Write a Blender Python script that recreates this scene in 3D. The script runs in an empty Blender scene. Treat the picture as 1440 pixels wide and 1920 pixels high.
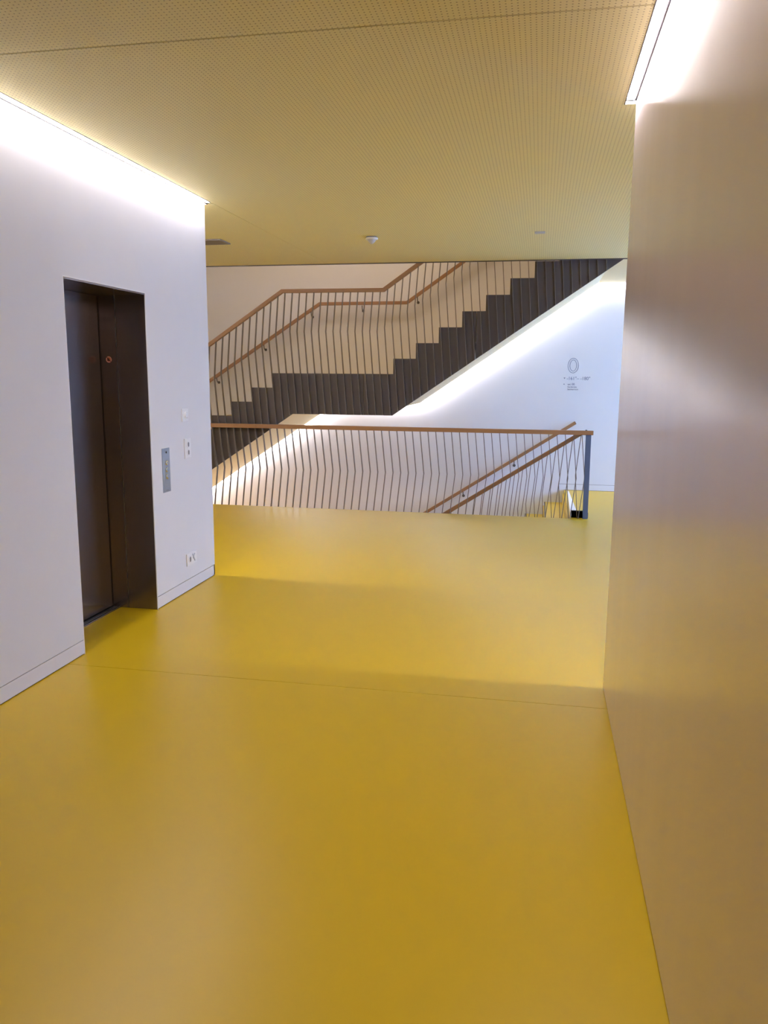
import bpy, bmesh, math
from mathutils import Matrix, Vector

# ------------------------------------------------------------------ camera, world, exposure
sc = bpy.context.scene
C = sc.collection
cam_d = bpy.data.cameras.new('camera')
cam = bpy.data.objects.new('camera', cam_d)
C.objects.link(cam)
sc.camera = cam
cam_d.sensor_fit = 'VERTICAL'
cam_d.sensor_height = 24.0
cam_d.lens = 1490.68 / 1920 * 24.0
cam_d.clip_start = 0.02
r = Vector((0.9814998, 0.19131235, 0.007598))
u = Vector((-0.03982859, 0.16519717, 0.98545603))
f = Vector((-0.18727474, 0.96752751, -0.16976069))
cam.matrix_world = Matrix(((r.x, u.x, -f.x, 0), (r.y, u.y, -f.y, 0), (r.z, u.z, -f.z, 1.6), (0, 0, 0, 1)))

w = bpy.data.worlds.new('sky')
sc.world = w
w.use_nodes = True
bg = w.node_tree.nodes['Background']
bg.inputs['Color'].default_value = (0.24, 0.44, 1.0, 1)
bg.inputs['Strength'].default_value = 16.0
sc.view_settings.view_transform = 'Standard'
sc.view_settings.look = 'None'
sc.view_settings.gamma = 1
sc.view_settings.use_curve_mapping = False
sc.view_settings.exposure = 0.27
LED = 66.0
LED_COL = (1.0, 0.915, 0.93)

# ------------------------------------------------------------------ key measures (metres)
CZ = 2.857          # ceiling
XL, XR = -2.52, 0.38
YL, YR = 5.865, 4.078      # ends of the left and right wall blocks
YE = 9.20           # edge of the floor at the stairwell
YB = 11.55          # back wall
X0, X1, Y0 = -7.0, 5.2, -4.5

# ------------------------------------------------------------------ materials
def mat(name, col, rough=0.5, metal=0.0, emit=None, strength=0.0, spec=0.5, coat=0.0):
    m = bpy.data.materials.new(name)
    m.use_nodes = True
    b = m.node_tree.nodes['Principled BSDF']
    b.inputs['Base Color'].default_value = (*col, 1)
    b.inputs['Roughness'].default_value = rough
    b.inputs['Metallic'].default_value = metal
    b.inputs['Specular IOR Level'].default_value = spec
    b.inputs['Coat Weight'].default_value = coat
    if emit:
        b.inputs['Emission Color'].default_value = (*emit, 1)
        b.inputs['Emission Strength'].default_value = strength
    return m

def nodes(m):
    return m.node_tree, m.node_tree.nodes, m.node_tree.links, m.node_tree.nodes['Principled BSDF']

def mottle(m, c1, c2, scale, stretch=(1, 1, 1), bump=0.0, bscale=None, rough=None):
    t, N, L, b = nodes(m)
    geo = N.new('ShaderNodeNewGeometry')
    mp = N.new('ShaderNodeMapping')
    mp.inputs['Scale'].default_value = stretch
    L.new(geo.outputs['Position'], mp.inputs['Vector'])
    no = N.new('ShaderNodeTexNoise')
    no.inputs['Scale'].default_value = scale
    no.inputs['Detail'].default_value = 4
    L.new(mp.outputs['Vector'], no.inputs['Vector'])
    mix = N.new('ShaderNodeMix')
    mix.data_type = 'RGBA'
    mix.inputs[6].default_value = (*c1, 1)
    mix.inputs[7].default_value = (*c2, 1)
    L.new(no.outputs['Fac'], mix.inputs[0])
    L.new(mix.outputs[2], b.inputs['Base Color'])
    if rough:
        mr = N.new('ShaderNodeMapRange')
        mr.inputs['To Min'].default_value = rough[0]
        mr.inputs['To Max'].default_value = rough[1]
        L.new(no.outputs['Fac'], mr.inputs['Value'])
        L.new(mr.outputs['Result'], b.inputs['Roughness'])
    if bump:
        n2 = N.new('ShaderNodeTexNoise')
        n2.inputs['Scale'].default_value = bscale or scale
        n2.inputs['Detail'].default_value = 3
        L.new(mp.outputs['Vector'], n2.inputs['Vector'])
        bp = N.new('ShaderNodeBump')
        bp.inputs['Strength'].default_value = 1.0
        bp.inputs['Distance'].default_value = bump
        L.new(n2.outputs['Fac'], bp.inputs['Height'])
        L.new(bp.outputs['Normal'], b.inputs['Normal'])
    return m

M = {}
M['white'] = mottle(mat('white_plaster', (0.8, 0.8, 0.8), 0.75), (0.74, 0.735, 0.75), (0.765, 0.76, 0.775), 6)
M['soffit'] = mat('pale_plaster_soffit', (0.80, 0.70, 0.43), 0.7)
M['skirt'] = mat('white_skirting', (0.75, 0.745, 0.765), 0.45)
M['dark_gap'] = mat('shadow_gap_sealant', (0.10, 0.07, 0.04), 0.8)
M['floor'] = mottle(mat('yellow_linoleum', (0.6, 0.4, 0.02), 0.4), (0.545, 0.368, 0.004), (0.57, 0.386, 0.006), 1.3, rough=(0.34, 0.38))
M['tread'] = mat('yellow_linoleum_tread', (0.56, 0.39, 0.03), 0.45)
M['right'] = mottle(mat('satin_metal_cladding', (0.5, 0.45, 0.4), 0.3, metal=0.27), (0.76, 0.685, 0.76), (0.79, 0.715, 0.795), 3,
                    stretch=(1, 1, 0.12), bump=0.0, rough=(0.18, 0.25))
M['steel'] = mottle(mat('brushed_dark_steel', (0.2, 0.17, 0.15), 0.3, metal=0.88), (0.265, 0.215, 0.19), (0.275, 0.225, 0.20), 9,
                    stretch=(1, 1, 0.05), rough=(0.25, 0.28))
M['steel_light'] = mat('satin_steel', (0.42, 0.43, 0.46), 0.32, metal=1.0)
M['chrome'] = mat('chrome', (0.8, 0.8, 0.82), 0.15, metal=1.0)
M['stringer'] = mottle(mat('dark_bronze_steel', (0.06, 0.05, 0.045), 0.42, metal=0.0), (0.052, 0.040, 0.038), (0.095, 0.075, 0.070), 5,
                       stretch=(1, 1, 0.35), rough=(0.35, 0.55))
M['bar'] = mat('bronze_painted_bar', (0.16, 0.135, 0.125), 0.33)
M['post'] = mat('grey_blue_painted_steel', (0.085, 0.12, 0.215), 0.35)
M['wood'] = mottle(mat('oiled_oak', (0.3, 0.15, 0.06), 0.42), (0.26, 0.125, 0.05), (0.40, 0.215, 0.10), 14, stretch=(0.12, 1, 1), bump=0.0003)
M['plastic'] = mat('white_plastic', (0.82, 0.82, 0.84), 0.3)
M['socket'] = mat('grey_socket_recess', (0.20, 0.20, 0.22), 0.4)
M['black'] = mat('black_rubber', (0.015, 0.015, 0.02), 0.4)
M['profile'] = mat('dark_aluminium_profile', (0.10, 0.09, 0.09), 0.4, metal=0.6)
M['led'] = mat('led_diffuser', (0.9, 0.9, 0.9), 0.5, emit=LED_COL, strength=LED)
M['led_stair'] = mat('led_diffuser_stair', (0.9, 0.9, 0.9), 0.5, emit=(0.98, 0.94, 1.0), strength=LED*0.74)
M['led_end'] = mat('led_diffuser_bright', (0.9, 0.9, 0.9), 0.5, emit=(1.0, 0.93, 0.90), strength=LED*2.1)
M['lamp'] = mat('added_lamp_diffuser', (0.9, 0.9, 0.9), 0.5, emit=(1, 0.77, 0.54), strength=17)  # glow of the unseen lamps added above and below the stairs
M['grille'] = mat('grey_vent_metal', (0.22, 0.19, 0.17), 0.5)
M['grey_white'] = mat('greyish_white_plastic', (0.55, 0.55, 0.60), 0.4)
M['print'] = mat('grey_wall_lettering', (0.17, 0.19, 0.26), 0.6)
M['orange'] = mat('orange_sticker', (0.60, 0.14, 0.05), 0.5)
M['cream_print'] = mat('cream_sticker_print', (0.75, 0.50, 0.42), 0.5)
M['ink'] = mat('dark_sticker_print', (0.06, 0.012, 0.006), 0.5)
M['window_frame'] = mat('grey_window_frame', (0.3, 0.3, 0.32), 0.4)
M['wedge'] = mat('white_floor_wedge', (0.8, 0.8, 0.82), 0.5)
g = mat('clear_glass', (1, 1, 1), 0.0)
g.node_tree.nodes['Principled BSDF'].inputs['Transmission Weight'].default_value = 1
g.node_tree.nodes['Principled BSDF'].inputs['IOR'].default_value = 1.02
M['glass'] = g

# perforated ceiling sheet: 20 mm grid of small round holes
def perforated():
    m = mat('perforated_ceiling_sheet', (0.7, 0.6, 0.33), 0.6)
    t, N, L, b = nodes(m)
    geo = N.new('ShaderNodeNewGeometry')
    sep = N.new('ShaderNodeSeparateXYZ')
    L.new(geo.outputs['Position'], sep.inputs['Vector'])
    def mth(op, a, bb=None):
        n = N.new('ShaderNodeMath'); n.operation = op
        for i, v in enumerate((a, bb)):
            if v is None: continue
            if isinstance(v, (int, float)): n.inputs[i].default_value = v
            else: L.new(v, n.inputs[i])
        return n.outputs[0]
    sq = []
    for ax, off in (('X', 10.0), ('Y', 10.003)):
        a = mth('DIVIDE', mth('ADD', sep.outputs[ax], off), 0.0205)
        a = mth('SUBTRACT', mth('FRACT', a), 0.5)
        sq.append(mth('MULTIPLY', a, a))
    d = mth('SQRT', mth('ADD', sq[0], sq[1]))
    hole = mth('LESS_THAN', d, 0.155)
    mix = N.new('ShaderNodeMix'); mix.data_type = 'RGBA'
    mix.inputs[6].default_value = (0.86, 0.78, 0.43, 1)
    mix.inputs[7].default_value = (0.40, 0.33, 0.15, 1)
    L.new(hole, mix.inputs[0])
    L.new(mix.outputs[2], b.inputs['Base Color'])
    return m
M['perf'] = perforated()

# ------------------------------------------------------------------ mesh helpers
class MB:
    def __init__(s): s.v = []; s.f = []
    def add(s, vs, fs):
        o = len(s.v); s.v += [tuple(v) for v in vs]; s.f += [tuple(i + o for i in q) for q in fs]; return s
    def box(s, x0, x1, y0, y1, z0, z1):
        return s.add([(x0,y0,z0),(x1,y0,z0),(x1,y1,z0),(x0,y1,z0),(x0,y0,z1),(x1,y0,z1),(x1,y1,z1),(x0,y1,z1)],
                     [(0,3,2,1),(4,5,6,7),(0,1,5,4),(1,2,6,5),(2,3,7,6),(3,0,4,7)])
    def prism(s, pts, a0, a1, axis='y'):
        # polygon pts (p, q) extruded from a0 to a1 along the axis
        n = len(pts)
        def P(p, q, a):
            return {'y': (p, a, q), 'x': (a, p, q), 'z': (p, q, a)}[axis]
        vs = [P(p, q, a0) for p, q in pts] + [P(p, q, a1) for p, q in pts]
        fs = [tuple(range(n)), tuple(range(2*n-1, n-1, -1))] + [(i, (i+1) % n + 0, (i+1) % n + n, i + n) for i in range(n)]
        fs = fs[:2] + [(q[1], q[0], q[3], q[2]) for q in fs[2:]]
        return s.add(vs, fs)
    def ribbon(s, path, w0, w1, y0, y1):
        # bar following path [(x, z)], offset w0 below / w1 above (perpendicular, mitred), from y0 to y1
        up, dn = [], []
        for i, (x, z) in enumerate(path):
            ds = []
            if i > 0: ds.append(Vector((x - path[i-1][0], z - path[i-1][1])).normalized())
            if i < len(path)-1: ds.append(Vector((path[i+1][0] - x, path[i+1][1] - z)).normalized())
            d = sum(ds, Vector((0, 0))).normalized()
            k = 1.0 / max(0.3, d.dot(ds[0]))
            nrm = Vector((-d.y, d.x)) * k
            up.append((x + nrm.x*w1, z + nrm.y*w1)); dn.append((x - nrm.x*w0, z - nrm.y*w0))
        for i in range(len(path)-1):
            s.prism([dn[i], dn[i+1], up[i+1], up[i]], y0, y1)
        return s
    def tube(s, pts, rad, n=8):
        rings = []
        for i, p in enumerate(pts):
            p = Vector(p)
            a = Vector(pts[max(i-1, 0)]); b = Vector(pts[min(i+1, len(pts)-1)])
            d = (b - a).normalized()
            e = Vector((1, 0, 0)) if abs(d.x) < 0.9 else Vector((0, 1, 0))
            e1 = d.cross(e).normalized(); e2 = d.cross(e1)
            rings.append([p + (e1*math.cos(2*math.pi*k/n) + e2*math.sin(2*math.pi*k/n))*rad for k in range(n)])
        vs = [v for r_ in rings for v in r_]
        fs = [(i*n+k, i*n+(k+1) % n, (i+1)*n+(k+1) % n, (i+1)*n+k) for i in range(len(pts)-1) for k in range(n)]
        fs += [tuple(range(n-1, -1, -1)), tuple((len(pts)-1)*n+k for k in range(n))]
        return s.add(vs, fs)
    def lathe(s, prof, c, axis, n=24):
        # prof [(radius, along)], closed ends; axis 'x','y','z' with sign via along
        vs = []
        for rr, a in prof:
            for k in range(n):
                t = 2*math.pi*k/n
                p, q = rr*math.cos(t), rr*math.sin(t)
                vs.append({'z': (c[0]+p, c[1]+q, c[2]+a), 'x': (c[0]+a, c[1]+p, c[2]+q), 'y': (c[0]+p, c[1]+a, c[2]+q)}[axis])
        fs = [(i*n+k, i*n+(k+1) % n, (i+1)*n+(k+1) % n, (i+1)*n+k) for i in range(len(prof)-1) for k in range(n)]
        fs += [tuple(range(n-1, -1, -1)), tuple((len(prof)-1)*n+k for k in range(n))]
        return s.add(vs, fs)
    def build(s, name, m, parent=None, bevel=0.0):
        me = bpy.data.meshes.new(name)
        me.from_pydata(s.v, [], s.f)
        bm = bmesh.new(); bm.from_mesh(me)
        bmesh.ops.recalc_face_normals(bm, faces=bm.faces)
        if bevel:
            bmesh.ops.bevel(bm, geom=bm.edges[:], offset=bevel, segments=2, affect='EDGES', profile=0.5)
        bm.to_mesh(me); bm.free()
        me.materials.append(M[m])
        o = bpy.data.objects.new(name, me)
        C.objects.link(o)
        if parent: link(o, parent)
        return o

def link(o, parent):
    o.parent = parent
    bpy.context.view_layer.update()
    o.matrix_parent_inverse = parent.matrix_world.inverted()

def empty(name, loc, label=None, cat=None, group=None, kind=None):
    o = bpy.data.objects.new(name, None)
    o.empty_display_size = 0.1
    C.objects.link(o)
    o.location = loc
    bpy.context.view_layer.update()
    return tag(o, label, cat, group, kind)

def tag(o, label=None, cat=None, group=None, kind=None):
    if label: o['label'] = label
    if cat: o['category'] = cat
    if group: o['group'] = group
    if kind: o['kind'] = kind
    return o

def struct(name, mb, m, label=None, parent=None, cat=None):
    o = mb.build(name, m, parent)
    if not parent: tag(o, label, cat, kind='structure')
    return o

# ------------------------------------------------------------------ floor
fl = struct('floor', MB().box(X0, X1, Y0, YE-0.012, -0.30, -0.006), 'dark_gap',
            'glossy yellow linoleum floor of the corridor and landing', cat='floor')
MB().box(X0, X1, Y0, 3.808, -0.006, 0).build('floor_sheet', 'floor', fl)
MB().box(X0, X1, 3.811, YE-0.012, -0.006, 0).build('floor_sheet', 'floor', fl)
XS = 0.385                      # head of the stair going down
MB().box(XS, X1, YE-0.012, YB, -0.30, 0).build('floor_sheet', 'floor', fl)
MB().box(X0, -5.32, YE-0.012, YB, -0.30, 0).build('floor_sheet', 'floor', fl)
MB().box(X0, XS, YE-0.012, YE-0.006, -0.30, -0.004).build('slab_edge', 'stringer', fl)
MB().box(X0, -2.1, YE-0.012, YB, -2.35, -2.18).build('lower_floor', 'floor', fl)
MB().box(X0+0.5, X0+1.3, YE+0.4, YB-0.4, -0.36, -0.30).build('added_lower_lamp', 'lamp', fl)  # unseen lamp added below to warm the stairwell wall
MB().box(X0, XS, YE-0.20, YE-0.012, -2.35, -0.30).build('lower_wall', 'white', fl)
MB().box(X0-0.1, X0, YE-0.20, YB, -2.35, 0.0).build('lower_wall', 'white', fl)

# ------------------------------------------------------------------ ceiling
ce = struct('ceiling', MB().box(X0, X1, Y0, YE+0.015, CZ+0.05, CZ+0.34), 'white',
            'perforated yellowish ceiling above the corridor', cat='ceiling')
GL, GR = XL+0.052, XR-0.050     # inner edges of the light slots along the walls
G = 0.004
CT = CZ+0.025
JY = 3.097
MB().box(GL, GR, Y0, JY-G, CZ, CT).build('ceiling_panel', 'perf', ce)
MB().box(GL, GR, JY+G, YR-0.012, CZ, CT).build('ceiling_panel', 'perf', ce)
MB().box(GL+G, GR, YR-0.012, YR+0.055, CZ, CT).build('ceiling_panel', 'perf', ce)
MB().box(GL+G, X1, YR+0.055, YE, CZ, CT).build('ceiling_panel', 'perf', ce)
MB().box(X0, GL-0.0, YL+0.062, YE, CZ, CT).build('ceiling_panel', 'perf', ce)
MB().box(0.712, X1, 9.282, YB-0.055, CZ, CT).box(0.835, X1, YE+0.017, 9.282, CZ, CT).build('plaster_soffit', 'soffit', ce)
MB().box(0.80, X1, YE+0.015, YB, CT, CZ+0.34).build('upper_slab', 'white', ce)
MB().box(X0, X1, YE, YE+0.016, CZ-0.010, CZ+0.05).build('edge_profile', 'profile', ce)

# ------------------------------------------------------------------ walls
def wall_with_base(name, label, pieces, m, base_pieces=None):
    o = struct(name, pieces[0], m, label, cat='wall')
    for p in pieces[1:]:
        p.build('wall_section', m, o)
    return o

DY0, DY1, DZ = 3.972, 4.878, 2.108     # lift opening
SK0, SK1 = 0.006, 0.086
WT = 0.098-0.010
# left block: the wall face is split round the lift opening
wl = struct('wall_left', MB().box(XL-0.30, XL, 2.86, DY0, WT+0.002, CZ+0.05), 'white',
            'white plaster wall with the lift opening on the left', cat='wall')
MB().box(XL-0.30, XL, DY1, YL, WT+0.002, CZ+0.05).build('wall_section', 'white', wl)
MB().box(XL-0.34, XL, DY0, DY1, DZ, CZ+0.05).build('wall_section', 'white', wl)
MB().box(X0, XL-0.30, Y0, 4.0, 0, CZ+0.05).build('wall_section', 'white', wl)
MB().box(X0, XL-0.30, 5.55, YL, 0, CZ+0.05).build('wall_section', 'white', wl)
MB().box(XL-0.30, XL, Y0, 2.856, 0.0, CZ+0.05).build('added_dark_panel', 'stringer', wl)  # unseen dark cladding added to dim the near ceiling
MB().box(XL-0.30, XL-0.006, 2.86, DY0-0.002, 0, WT+0.002).build('shadow_gap', 'dark_gap', wl)
MB().box(XL-0.30, XL-0.006, DY1+0.002, YL-0.006, 0, WT+0.002).build('shadow_gap', 'dark_gap', wl)
b = struct('baseboard_left', MB().box(XL-0.02, XL, 2.86, DY0-0.001, SK0, SK1), 'skirt', 'flush white baseboard along the left wall', cat='baseboard')
MB().box(XL-0.02, XL, DY1+0.001, YL, SK0, SK1).build('baseboard_section', 'skirt', b)
MB().box(X0, XL, YL-0.02, YL, SK0, SK1).build('baseboard_section', 'skirt', b)

# right block, satin metal cladding
wr = struct('wall_right', MB().box(XR, 3.3, Y0, YR, 0.006, CZ+0.05), 'right',
            'satin metallic beige wall running along the right', cat='wall')
MB().box(XR+0.006, 3.3, Y0, YR-0.006, 0, 0.006).build('shadow_gap', 'dark_gap', wr)

# back wall goes up through the stair void
ZT = 6.1
wb = struct('wall_back', MB().box(X0, X1, YB, YB+0.2, -2.35, ZT), 'white', 'white stairwell wall behind the stairs', cat='wall')
bb = struct('baseboard_back', MB().box(0.300, X1, YB-0.004, YB, 0.004, 0.084), 'skirt',
            'white baseboard at the foot of the stairwell wall, right of the stairs', cat='baseboard')
MB().box(0.30, X1, YB-0.0045, YB, 0.0845, 0.0875).build('shadow_line', 'dark_gap', bb)
MB().box(XS, X1, YB-0.005, YB, 0.000, 0.004).build('shadow_line', 'dark_gap', bb)

wf = struct('wall_far_left', MB().box(X0-0.2, X0, Y0, YB, 0, ZT), 'white', 'white end wall far left, hidden behind the lift block', cat='wall')
wv = struct('wall_void_front', MB().box(X0, X1, YE-0.2, YE, CZ+0.34, ZT), 'white', 'white wall of the stair void above the ceiling edge', cat='wall')
struct('ceiling_void', MB().box(X0-0.2, X1+0.2, YE-0.2, YB+0.2, ZT, ZT+0.15), 'white', 'white ceiling high above the stairs', cat='ceiling')
struct('wall_rear', MB().box(X0, X1, Y0-0.2, Y0, 0, CZ+0.3), 'stringer', 'unseen wall behind the camera, darkened to dim the near ceiling', cat='wall')  # dark finish put on this unseen wall to cut bounce light
# right-hand wall with an unseen window added for cool daylight
ws = struct('wall_far_right', MB().box(X1, X1+0.2, 3.3, 8.2, -0.3, CZ+0.35), 'white', 'white outer wall with the added window, hidden on the right', cat='wall')
MB().box(X1, X1+0.2, 8.2, 11.3, CZ-0.25, CZ+0.35).build('wall_section', 'white', ws)
MB().box(X1, X1+0.2, 8.2, 11.3, -0.3, 0.35).build('wall_section', 'white', ws)
MB().box(X1, X1+0.2, 11.3, YB+0.2, -0.3, CZ+0.35).build('wall_section', 'white', ws)
MB().box(X1, X1+0.2, YE-0.2, YB+0.2, CZ+0.35, ZT).build('wall_section', 'white', ws)
wi = struct('added_window_1', MB().box(X1+0.06, X1+0.12, 8.2, 11.3, 0.35, 0.41).box(X1+0.06, X1+0.12, 8.2, 11.3, CZ-0.31, CZ-0.25)
            .box(X1+0.06, X1+0.12, 8.2, 8.26, 0.41, CZ-0.31).box(X1+0.06, X1+0.12, 11.24, 11.3, 0.41, CZ-0.31)
            .box(X1+0.06, X1+0.12, 9.2, 9.25, 0.41, CZ-0.31).box(X1+0.06, X1+0.12, 10.25, 10.3, 0.41, CZ-0.31), 'window_frame',
            'unseen grey-framed window added on the far right for bluish daylight', cat='window')
for a0, a1 in ((8.26, 9.2), (9.25, 10.25), (10.3, 11.24)):
    MB().box(X1+0.085, X1+0.09, a0, a1, 0.41, CZ-0.31).build('pane', 'glass', wi)

# ------------------------------------------------------------------ lift door (structure)
XD = -2.853                      # plane of the door leaves
XS2 = -2.735                     # seam between the two jamb panels
lift = empty('door_1', (XL, (DY0+DY1)/2, 0), 'dark brushed steel lift door set back in the white left wall', 'door', kind='structure')
def jamb(y0, y1):
    MB().box(XS2+0.003, XL-0.004, y0, y1, 0.002, DZ-0.002).build('jamb_panel', 'steel', lift)
    MB().box(XD-0.05, XS2-0.002, y0, y1, 0.002, DZ-0.002).build('jamb_panel', 'steel', lift)
jamb(DY1-0.003, DY1-0.0004)
jamb(DY0+0.0004, DY0+0.003)
MB().box(XS2-0.001, XS2+0.002, DY1-0.0042, DY1-0.003, 0.002, DZ).build('seam', 'steel_light', lift)
MB().box(XD-0.05, XL-0.004, DY0, DY1, DZ-0.012, DZ).build('head_panel', 'steel', lift)
MB().box(XL-0.004, XL+0.0015, DY0-0.004, DY1+0.004, DZ-0.003, DZ+0.004).build('edge_highlight', 'plastic', lift)  # white strips drawn as the highlight along the opening's wall edge
MB().box(XL-0.004, XL+0.0015, DY0-0.004, DY0+0.002, 0.0, DZ).build('edge_highlight', 'plastic', lift)
MB().box(XL-0.004, XL+0.0015, DY1-0.002, DY1+0.003, 0.0, DZ).build('edge_highlight', 'plastic', lift)
ym = 4.43
MB().box(XD-0.034, XD, ym+0.002, DY1-0.012, 0.012, DZ-0.014).build('door_leaf', 'steel', lift, 0.002)
MB().box(XD-0.070, XD-0.038, DY0+0.004, ym+0.03, 0.012, DZ-0.014).build('door_leaf', 'steel', lift, 0.002)
MB().box(XD-0.09, XD-0.075, DY0, DY1, 0.0, DZ).build('shaft_backing', 'black', lift)
sill = MB().box(XD-0.07, XD+0.055, DY0, DY1, -0.005, 0.003).build('door_sill', 'black', lift)
for k, x in enumerate((XD+0.006, XD+0.024, XD+0.046)):
    MB().box(x, x+0.009, DY0, DY1, 0.003, 0.0065).build('sill_rail', 'steel_light', sill)
# round sticker on the jamb
st = MB().lathe([(0.021, 0), (0.021, -0.0012)], (-2.793, DY1-0.003, 1.687), 'y', 28).build('sticker', 'orange', lift)
st['label'] = 'round orange warning sticker with a slashed pictogram'
def ring(mb, cx, cz, rx0, rz0, rx1, rz1, y0, y1, n=40):
    vs, fs = [], []
    for k in range(n):
        t = 2*math.pi*k/n
        for rx, rz, y in ((rx0, rz0, y0), (rx1, rz1, y0), (rx1, rz1, y1), (rx0, rz0, y1)):
            vs.append((cx+rx*math.cos(t), y, cz+rz*math.sin(t)))
    for k in range(n):
        a, b_ = 4*k, 4*((k+1) % n)
        for i in range(4):
            fs.append((a+i, a+(i+1) % 4, b_+(i+1) % 4, b_+i))
    return mb.add(vs, fs)
sp = MB(); ring(sp, -2.793, 1.687, 0.015, 0.015, 0.019, 0.019, DY1-0.0048, DY1-0.0042)
sp.build('sticker_ring', 'cream_print', st)
MB().prism([(-2.808, 1.699), (-2.804, 1.702), (-2.778, 1.675), (-2.782, 1.672)], DY1-0.0050, DY1-0.0042).prism(
    [(-2.802, 1.678), (-2.790, 1.678), (-2.792, 1.690), (-2.797, 1.698), (-2.803, 1.690)], DY1-0.0048, DY1-0.0042).build('pictogram', 'ink', st)

# ------------------------------------------------------------------ LED strips
def led(label, x0, x1, y0, y1, z=CZ, mat_='led', inset=0.006):
    o = empty('light_strip', ((x0+x1)/2, (y0+y1)/2, z), label, 'light', 'light strips let into the ceiling along the walls')
    t = 0.005
    # channel: two side flanges, end flanges and a top
    MB().box(x0, x0+t, y0, y1, z-0.002, z+0.04).box(x1-t, x1, y0, y1, z-0.002, z+0.04).box(
        x0+t, x1-t, y0, y0+t, z-0.002, z+0.04).box(x0+t, x1-t, y1-t, y1, z-0.002, z+0.04).box(
        x0+t, x1-t, y0+t, y1-t, z+0.035, z+0.04).build('profile', 'profile', o)
    MB().box(x0+t, x1-t, y0+t, y1-t, z+inset, z+inset+0.004).build('diffuser', mat_, o)
    return o
led('bright light strip in the ceiling along the white left wall, above the lift', XL+0.003, GL, 2.5, YL+0.002)
led('bright light strip in the ceiling above the metallic right wall', GR, XR-0.003, -1.5, YR-0.004)
led('light strip along the far end of the left wall block, round the corner', X0, XL+0.0, YL+0.004, YL+0.058, mat_='led_end')
led('light strip along the far end of the right wall block, round the corner', GR, 3.3, YR+0.002, YR+0.052, mat_='led_end')
led('light strip in the ceiling along the stairwell wall, right of the stairs', 0.715, X1, YB-0.053, YB-0.003, mat_='led_stair')

# ------------------------------------------------------------------ stairs going up
TR, RS = 0.2636, 0.1767
LX0, LX1, LZ = -3.174, -1.697, 1.612
RL = 0.1723
slopeL, slopeU = 0.668, 0.682
def bottom(x):                    # underside of the stringer
    if x < -2.925: return 1.130 + (x+2.925)*slopeL
    if x > -1.704: return 1.130 + (x+1.704)*slopeU
    return 1.130
up = empty('staircase', (-3.0, 10.4, 0), 'dark-sided staircase rising to the right past a half landing to the floor above', 'staircase')
def step_profile():
    top = []
    n = 9
    x = LX0 - n*0.2636
    z = LZ - (n+1)*RL
    top.append((x, max(0.0, z)))
    for k in range(n+1):
        z = LZ - (n-k)*RL
        top.append((x, z))
        if k < n: x += 0.2636; top.append((x, z))
    top.append((LX1, LZ))
    x, z = LX1, LZ
    for k in range(9):
        z += RS; top.append((x, z))
        x += TR; top.append((x, z))
    top[-1] = (0.832, z)
    return top
top = step_profile()
xend = top[-1][0]
def side_plate(y0, y1):
    pts = list(top)
        # build as vertical strips between breakpoints so every face stays convex
    xs = sorted(set([round(p[0], 5) for p in pts] + [-1.704, -2.925, -5.1]))
    vs = MB()
    def ztop(x):
        z = 0
        for i in range(0, len(pts)-1):
            if pts[i][0]-1e-6 <= x <= pts[i+1][0]+1e-6 and abs(pts[i][0]-pts[i+1][0]) > 1e-6: z = pts[i][1]
        return z
    xs = sorted(xs + [q for c in (-2.05, -0.745) for q in (c-0.002, c+0.002)])
    for a, b_ in zip(xs[:-1], xs[1:]):
        if b_-a < 0.0045: continue
        zt = ztop((a+b_)/2)
        vs.prism([(a, max(-0.29, bottom(a))), (b_, max(-0.29, bottom(b_))), (b_, max(zt, 0)), (a, max(zt, 0))], y0, y1)
    return vs
def weld(o):
    bm = bmesh.new(); bm.from_mesh(o.data)
    bmesh.ops.remove_doubles(bm, verts=bm.verts, dist=1e-4)
    bm.to_mesh(o.data); bm.free()
s1 = side_plate(9.262, 9.280).build('stringer', 'stringer', up); weld(s1)
# steps: solid yellow-topped blocks, riser and tread
n = 9
for k in range(n+1):
    z = LZ - (n-k)*RL; x = LX0 - (n-k)*0.2636
    if k < n:
        MB().box(x, x+0.2636, 9.28, YB-0.006, z-0.070, z-0.022).box(x, x+0.02, 9.28, YB-0.006, z-RL-0.022, z-0.070).build('step', 'tread', up)
MB().box(LX0, LX1, 9.28, YB-0.006, LZ-0.070, LZ-0.022).box(LX0, LX0+0.02, 9.28, YB-0.006, LZ-RL, LZ-0.045).build('landing', 'tread', up)
for k in range(9):
    z = LZ + (k+1)*RS; x = LX1 + k*TR
    MB().box(x, x+TR, 9.28, YB-0.006, z-0.070, z-0.022).box(x, x+0.02, 9.28, YB-0.006, z-RS-0.022, z-0.070).build('step', 'tread', up)
RC = 0.075                       # the soffit sits a little above the stringer's lower edge
sof = MB()
xa = -5.30
yS = YB-0.055
for a, b_ in ((xa, -2.925), (-2.925, -1.704), (-1.704, 0.822-RC/slopeU)):
    za, zb = bottom(a)+RC, bottom(b_)+RC
    sof.prism([(a, za), (b_, zb), (b_, zb+0.03), (a, za+0.03)], 9.28, yS)
sof.build('soffit', 'soffit', up)
# hidden filling between soffit and steps keeps light from leaking through the flight
fil = MB()
for a, b_ in ((xa, -2.925), (-2.925, -1.704), (-1.704, 0.80)):
    za, zb = bottom(a)+RC+0.045, bottom(b_)+RC+0.045
    fil.prism([(a, za), (b_, zb), (b_, zb+0.06), (a, za+0.06)], 9.28, YB-0.006)
fil.build('carcass', 'stringer', up)
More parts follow.
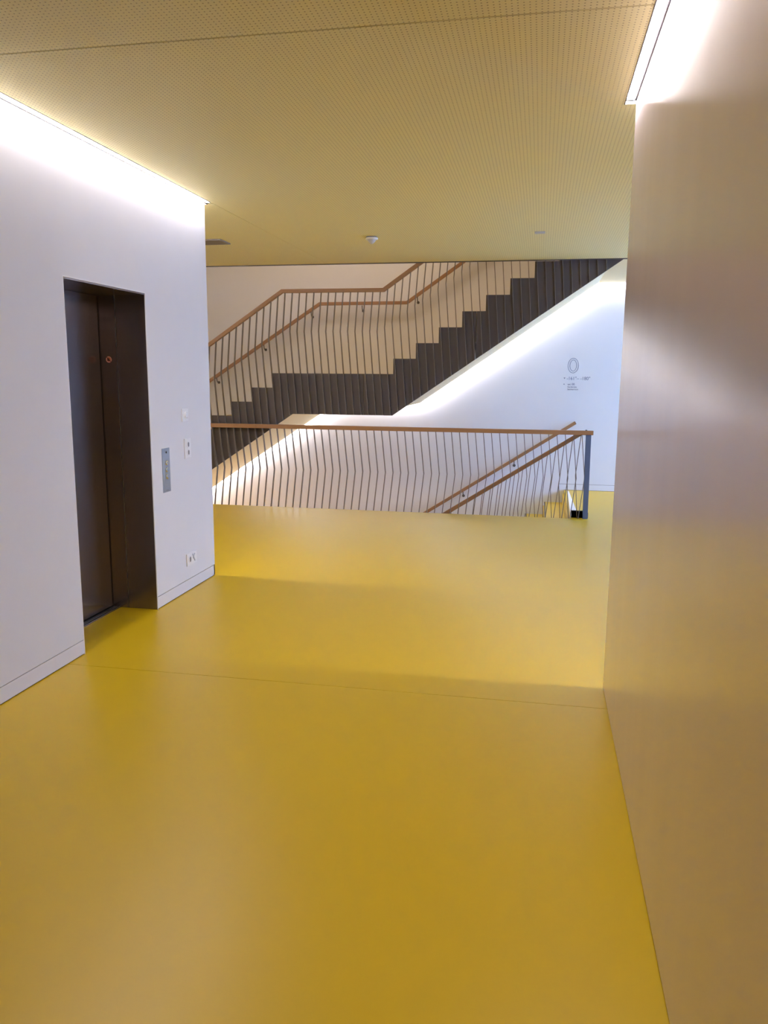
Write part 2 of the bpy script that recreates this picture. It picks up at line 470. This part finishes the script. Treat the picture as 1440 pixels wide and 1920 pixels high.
# light strip hidden in the slot between soffit and wall
lo = empty('light_strip', (-2.0, YB-0.03, 1.2), 'light strip following the underside of the stairs along the stairwell wall', 'light',
           'light strips let into the ceiling along the walls')
path = [(-5.0, bottom(-5.0)+RC), (-2.925, 1.130+RC), (-1.704, 1.130+RC), (0.700, bottom(0.700)+RC)]
path[0] = (xa+0.02, bottom(xa+0.02)+RC)
MB().ribbon(path, -0.012, 0.018, YB-0.050, YB-0.008).build('diffuser', 'led_stair', lo)
MB().ribbon(path, -0.020, 0.036, YB-0.053, YB-0.006).build('profile', 'profile', lo)

# stepped skirting on the stairwell wall
tr = MB()
def skirt_run(lst):
    for (xa_, xb_, z) in lst:
        tr.box(xa_, xb_, YB-0.004, YB, z, z+0.088)
runs = []
for k in range(n):
    z = LZ - (n-k)*RL; x = LX0 - (n-k)*0.2636
    tr.box(x-0.09, x+0.2636-0.09, YB-0.004, YB, z-0.02, z+0.088)
tr.box(LX0-0.09, LX1-0.09, YB-0.004, YB, LZ-0.02, LZ+0.088)
for k in range(9):
    z = LZ + (k+1)*RS; x = LX1 + k*TR
    tr.box(x-0.09, x+TR-0.09, YB-0.004, YB, z-0.10, z+0.088)
struct('trim_1', tr, 'skirt', 'stepped white skirting on the stairwell wall beside the rising stairs', cat='skirting')

# ------------------------------------------------------------------ balustrades
def bar_mesh(pts, y0, y1, t=0.0037):
    mb = MB()
    lo_, hi_ = [(x-t, z) for x, z in pts], [(x+t, z) for x, z in pts]
    for i in range(len(pts)-1):
        mb.prism([lo_[i], hi_[i], hi_[i+1], lo_[i+1]], y0, y1)
    return mb

# level balustrade at the floor edge
fb = empty('balustrade', (-2.3, YE, 0), 'level oak-capped balustrade of kinked dark bars along the edge of the yellow floor', 'railing')
RZ0, RZ1 = 0.955, 1.003
MB().box(-5.3, 0.598, YE-0.022, YE+0.026, RZ0, RZ1).build('handrail', 'wood', fb, 0.003)
proto = None
k = 0
x = 0.476
while x > -5.3:
    if proto is None:
        mb = bar_mesh([(0, RZ0+0.002), (0.052, 0.462), (-0.012, -0.13)], YE-0.003, YE+0.030)
        proto = mb.build('baluster', 'bar', fb); proto.location.x = x; o = proto
    else:
        o = proto.copy(); C.objects.link(o); o.location.x = x
    k += 1; x = 0.476 - 0.0919*k
MB().box(-5.3, 0.385, YE-0.004, YE+0.002, -0.29, -0.13).build('fixing_plate', 'bar', fb)
MB().prism([(0.527, 0.0), (0.583, 0.0), (0.577, RZ0), (0.518, RZ0)], YE-0.006, YE+0.046).build('post', 'post', fb, 0.002)
MB().lathe([(0.012, 0), (0.012, 0.004), (0.006, 0.009)], (0.52, YE+0.01, RZ1), 'z', 16).build('cap', 'black', fb)

# rising balustrade on the stair's outer side
def railz(x):                     # top of the rail
    if x < -3.036: return 2.583 + (x+3.036)*0.662
    if x > -1.822: return 2.583 + (x+1.822)*0.690
    return 2.583
sb = empty('stair_balustrade', (-3.0, 9.25, 0.4), 'rising oak-capped balustrade of kinked dark bars on the outer side of the upper stairs', 'railing')
pth = [(-5.4, railz(-5.4)), (-3.036, 2.583), (-1.822, 2.583), (0.62, railz(0.62))]
MB().ribbon(pth, 0.042, 0.0, 9.225, 9.272).build('handrail', 'wood', sb, 0.003)
x = -3.873 - 17*0.0877
k = 0
while x < 0.62:
    zt = railz(x) - 0.03
    zk = zt - 0.455
    # find the lower end on the stringer's edge
    zb = bottom(x+0.04)+0.004
    xb = x - 0.036 + (zk-zb)*0.079
    zb = max(0.0, bottom(xb)+0.004)
    bar_mesh([(x, zt), (x-0.036, zk), (xb, zb)], 9.229, 9.262).build('baluster', 'bar', sb)
    x += 0.0878

# flight going down behind the level balustrade
dn = empty('down_staircase', (-1.0, 10.4, -1.0), 'yellow stairs descending to the left behind the level balustrade', 'staircase')
DT, DR = 0.268, 0.182
for k in range(11):
    x1 = XS - k*DT; z = -(k+1)*DR
    MB().box(x1-DT, x1, 9.30, YB-0.006, z-0.05, z).box(x1-0.02, x1, 9.30, YB-0.006, z, z+DR-0.051).build('step', 'tread', dn)
    MB().box(x1-0.004, x1+0.0, 9.30, YB-0.006, z+DR-0.006, z+DR+0.001).build('nosing', 'stringer', dn) if k else None
    MB().box(x1-DT+0.0, x1-DT+0.012, 9.30, YB-0.007, z-0.012, z+0.0015).build('nosing', 'stringer', dn)
MB().prism([(XS-11*DT, -2.18), (XS-11*DT+0.35, -2.30), (0.40, -0.35), (0.575, -0.30), (0.575, 0.078), (0.404, 0.078), (0.404, -0.16), (XS-11*DT, -1.85)],
           9.262, 9.298).build('stringer', 'stringer', dn)
MB().prism([(0.402, -0.2), (0.59, -0.2), (0.59, 0.06), (0.575, 0.078), (0.402, 0.078)], 9.262, 9.31).build('stringer_head', 'black', dn)

db = empty('down_balustrade', (-1.0, 9.25, -0.6), 'descending oak handrail with kinked dark bars on the near side of the downward stairs', 'railing')
def drz(x): return 0.975 + (x-0.437)*0.645
pth = [(0.50, drz(0.50)), (-2.6, drz(-2.6))]
MB().ribbon([(-2.6, drz(-2.6)), (0.465, drz(0.465))], 0.045, 0.0, 9.238, 9.284).build('handrail', 'wood', db, 0.003)
for j in range(34):
    x = 0.470 - 0.0907*j
    zt = min(drz(x)-0.035, 0.965)
    zk = zt - 0.47
    zb = zk - 0.60
    bar_mesh([(x, zt), (x-0.043, zk), (x-0.043+0.6*0.08, zb)], 9.240, 9.262).build('baluster', 'bar', db)

# ------------------------------------------------------------------ wall handrails
def wall_rail(label, pts, brs):
    o = empty('wall_handrail', (pts[0][0], YB-0.1, pts[0][1]), label, 'handrail')
    MB().ribbon(pts, 0.044, 0.0, YB-0.105, YB-0.060).build('rail', 'wood', o, 0.003)
    def zr(x):
        for (xa_, za_), (xb_, zb_) in zip(pts[:-1], pts[1:]):
            if xa_ <= x <= xb_: return za_ + (zb_-za_)*(x-xa_)/(xb_-xa_)
        return pts[0][1]
    for bx in brs:
        zb = zr(bx) - 0.050
        p = [(bx, YB-0.083, zb), (bx, YB-0.080, zb-0.035), (bx, YB-0.062, zb-0.062), (bx, YB-0.035, zb-0.072), (bx, YB-0.004, zb-0.072)]
        q = MB().tube(p, 0.0065).build('bracket', 'stringer', o)
        MB().lathe([(0.020, 0), (0.020, -0.006)], (bx, YB, zb-0.072), 'y', 16).build('rosette', 'stringer', q)
    return o
wall_rail('slim oak handrail fixed on the stairwell wall beside the rising stairs',
          [(-5.6, 2.630-2.401*0.645), (-3.199, 2.630), (-1.917, 2.636), (-0.3, 2.636+1.617*0.69)],
          [-4.808, -4.052, -3.322, -2.563, -1.762])
wall_rail('slim oak handrail fixed on the stairwell wall beside the downward stairs',
          [(-2.6, 0.985-3.087*0.650), (0.487, 0.985)], [-1.78, -1.049, -0.331])

# ------------------------------------------------------------------ wall plates on the left wall
def plate(name, label, cat, y0, y1, z0, z1, m='plastic', t=0.009, group=None, bev=0.002):
    o = empty(name, (XL, (y0+y1)/2, (z0+z1)/2), label, cat, group)
    MB().box(XL, XL+t, y0, y1, z0, z1).build('plate', m, o, bev)
    return o
cp = plate('call_panel', 'tall narrow steel lift call panel with three round buttons on the left wall', 'panel', 5.022, 5.133, 0.789, 1.093, 'steel_light', 0.004, bev=0.0005)
MB().lathe([(0.007, 0), (0.007, 0.002)], (XL+0.004, 5.082, 1.064), 'x', 16).build('keyhole', 'black', cp)
for z in (0.992, 0.944, 0.897):
    q = MB().lathe([(0.017, 0), (0.017, 0.005), (0.013, 0.008)], (XL+0.004, 5.08, z), 'x', 24).build('button', 'chrome', cp)
    MB().lathe([(0.009, 0), (0.009, 0.0008)], (XL+0.012, 5.08, z), 'x', 20).build('button_face', 'steel_light', q)
MB().box(XL+0.004, XL+0.0045, 5.062, 5.098, 0.800, 0.803).build('engraving', 'grille', cp)

th = plate('rotary_switch', 'square white wall switch with a round dial, above the double socket', 'switch', 5.350, 5.446, 1.258, 1.350)
MB().lathe([(0.030, 0), (0.030, 0.004), (0.026, 0.006), (0.026, 0.003)], (XL+0.009, 5.398, 1.304), 'x', 32).build('ring', 'plastic', th)
MB().lathe([(0.018, 0), (0.017, 0.010)], (XL+0.009, 5.398, 1.304), 'x', 28).build('dial', 'plastic', th)

def hexa(o, yc, zc, rr=0.019, name='socket'):
    pts = [(yc+rr*0.62*math.cos(a), zc+rr*math.sin(a)) for a in [math.pi/2+i*math.pi/3 for i in range(6)]]
    b_ = MB().lathe([(0.026, 0), (0.026, 0.003), (0.023, 0.003)], (XL+0.009, yc, zc), 'x', 28).build('socket_insert', 'plastic', o)
    MB().prism(pts, XL+0.012, XL+0.0135, 'x').build(name, 'socket', b_)
so = plate('double_socket', 'upright white double wall socket beside the lift call panel', 'socket', 5.372, 5.474, 0.990, 1.134)
hexa(so, 5.425, 1.090); hexa(so, 5.425, 1.032)
lo2 = plate('floor_socket', 'wide white wall socket low above the baseboard', 'socket', 5.345, 5.512, 0.192, 0.284)
hexa(lo2, 5.392, 0.238, 0.022)
MB().prism([(5.432, 0.268), (5.440, 0.272), (5.475, 0.215), (5.467, 0.211)], XL+0.009, XL+0.014, 'x').prism(
    [(5.468, 0.270), (5.476, 0.266), (5.446, 0.232), (5.440, 0.238)], XL+0.009, XL+0.013, 'x').build('data_cover', 'grey_white', lo2)

# ------------------------------------------------------------------ ceiling fittings
vt = empty('ceiling_vent', (-3.17, 7.53, CZ), 'square grey ceiling vent just right of the left wall corner', 'vent')
mb = MB()
for a in ((-3.31, -3.03, 7.40, 7.425), (-3.31, -3.03, 7.635, 7.66), (-3.31, -3.285, 7.425, 7.635), (-3.055, -3.03, 7.425, 7.635)):
    mb.box(a[0], a[1], a[2], a[3], CZ-0.012, CZ)
mb.build('frame', 'grille', vt)
for i in range(7):
    y = 7.436 + i*0.029
    MB().prism([(y, CZ-0.004), (y+0.020, CZ-0.011), (y+0.022, CZ-0.008), (y+0.002, CZ-0.001)], -3.285, -3.055, 'x').build('slat', 'grille', vt)
sd = empty('smoke_detector', (-1.587, 7.5, CZ), 'small round whitish smoke detector in the middle of the far ceiling', 'detector')
MB().lathe([(0.050, 0), (0.052, -0.010)], (-1.587, 7.5, CZ), 'z', 32).build('mount', 'socket', sd)
MB().lathe([(0.056, -0.010), (0.058, -0.018), (0.054, -0.026)], (-1.587, 7.5, CZ), 'z', 32).build('rim', 'plastic', sd)
MB().lathe([(0.042, -0.026), (0.030, -0.045), (0.014, -0.060), (0.006, -0.064)], (-1.587, 7.5, CZ), 'z', 32).build('cone', 'grey_white', sd)
cs = tag(MB().box(-0.107, -0.016, 7.44, 7.535, CZ-0.006, CZ).build('ceiling_plate', 'grey_white', None, 0.001),
         'small flat grey plate on the ceiling near the metallic wall', 'plate')

# unseen lamp added high in the stair void to light its walls
lv = empty('added_void_lamp', (-2.6, 10.4, ZT), 'large round lamp added out of view above the stairs to light the wall', 'lamp')
MB().lathe([(0.62, 0), (0.62, -0.06)], (-2.6, 10.2, ZT), 'z', 40).build('housing', 'plastic', lv)
MB().lathe([(0.60, -0.062), (0.60, -0.075)], (-2.6, 10.2, ZT), 'z', 40).build('diffuser', 'lamp', lv)

# ------------------------------------------------------------------ lettering on the stairwell wall
sg = empty('wall_lettering', (0.43, YB, 1.6), 'thin grey zero with small lines of text printed on the stairwell wall', 'sign')
z0 = MB()
ring(z0, 0.432, 1.750, 0.0745, 0.104, 0.0685, 0.098, YB-0.002, YB)
z0.build('digit_outline', 'print', sg)
z1 = MB()
ring(z1, 0.432, 1.750, 0.047, 0.079, 0.041, 0.073, YB-0.002, YB)
z1.build('digit_outline', 'print', sg)
def text(body, x, z, size, name='text_line', sx=1.0):
    cu = bpy.data.curves.new(name, 'FONT')
    cu.body = body; cu.size = size; cu.extrude = 0.0008
    cu.offset = 0.0004
    tmp = bpy.data.objects.new('tmp', cu)
    C.objects.link(tmp)
    bpy.context.view_layer.update()
    me = bpy.data.meshes.new_from_object(tmp.evaluated_get(bpy.context.evaluated_depsgraph_get()))
    bpy.data.objects.remove(tmp)
    me.transform(Matrix.Translation((x, YB-0.001, z)) @ Matrix.Rotation(math.pi/2, 4, 'X') @ Matrix.Diagonal((sx, 1, 1, 1)))
    me.materials.clear(); me.materials.append(M['print'])
    o = bpy.data.objects.new(name, me); C.objects.link(o); link(o, sg)
    return o
text('-161\u00b0\u2013 -180\u00b0', 0.350, 1.553, 0.062)
text('wc 00', 0.366, 1.480, 0.040)
text('Garderobe', 0.366, 1.447, 0.028)
text('Seminarraum', 0.366, 1.413, 0.028)
def arrow(x, z, s, down):
    k = -1 if down else 1
    MB().prism([(x-s, z-k*s*0.6), (x, z+k*s), (x+s, z-k*s*0.6)], YB-0.002, YB).build('arrow', 'print', sg)
arrow(0.321, 1.577, 0.013, True)
arrow(0.319, 1.494, 0.011, False)

# flat white tapering wedge on the floor at the head of the downward stairs
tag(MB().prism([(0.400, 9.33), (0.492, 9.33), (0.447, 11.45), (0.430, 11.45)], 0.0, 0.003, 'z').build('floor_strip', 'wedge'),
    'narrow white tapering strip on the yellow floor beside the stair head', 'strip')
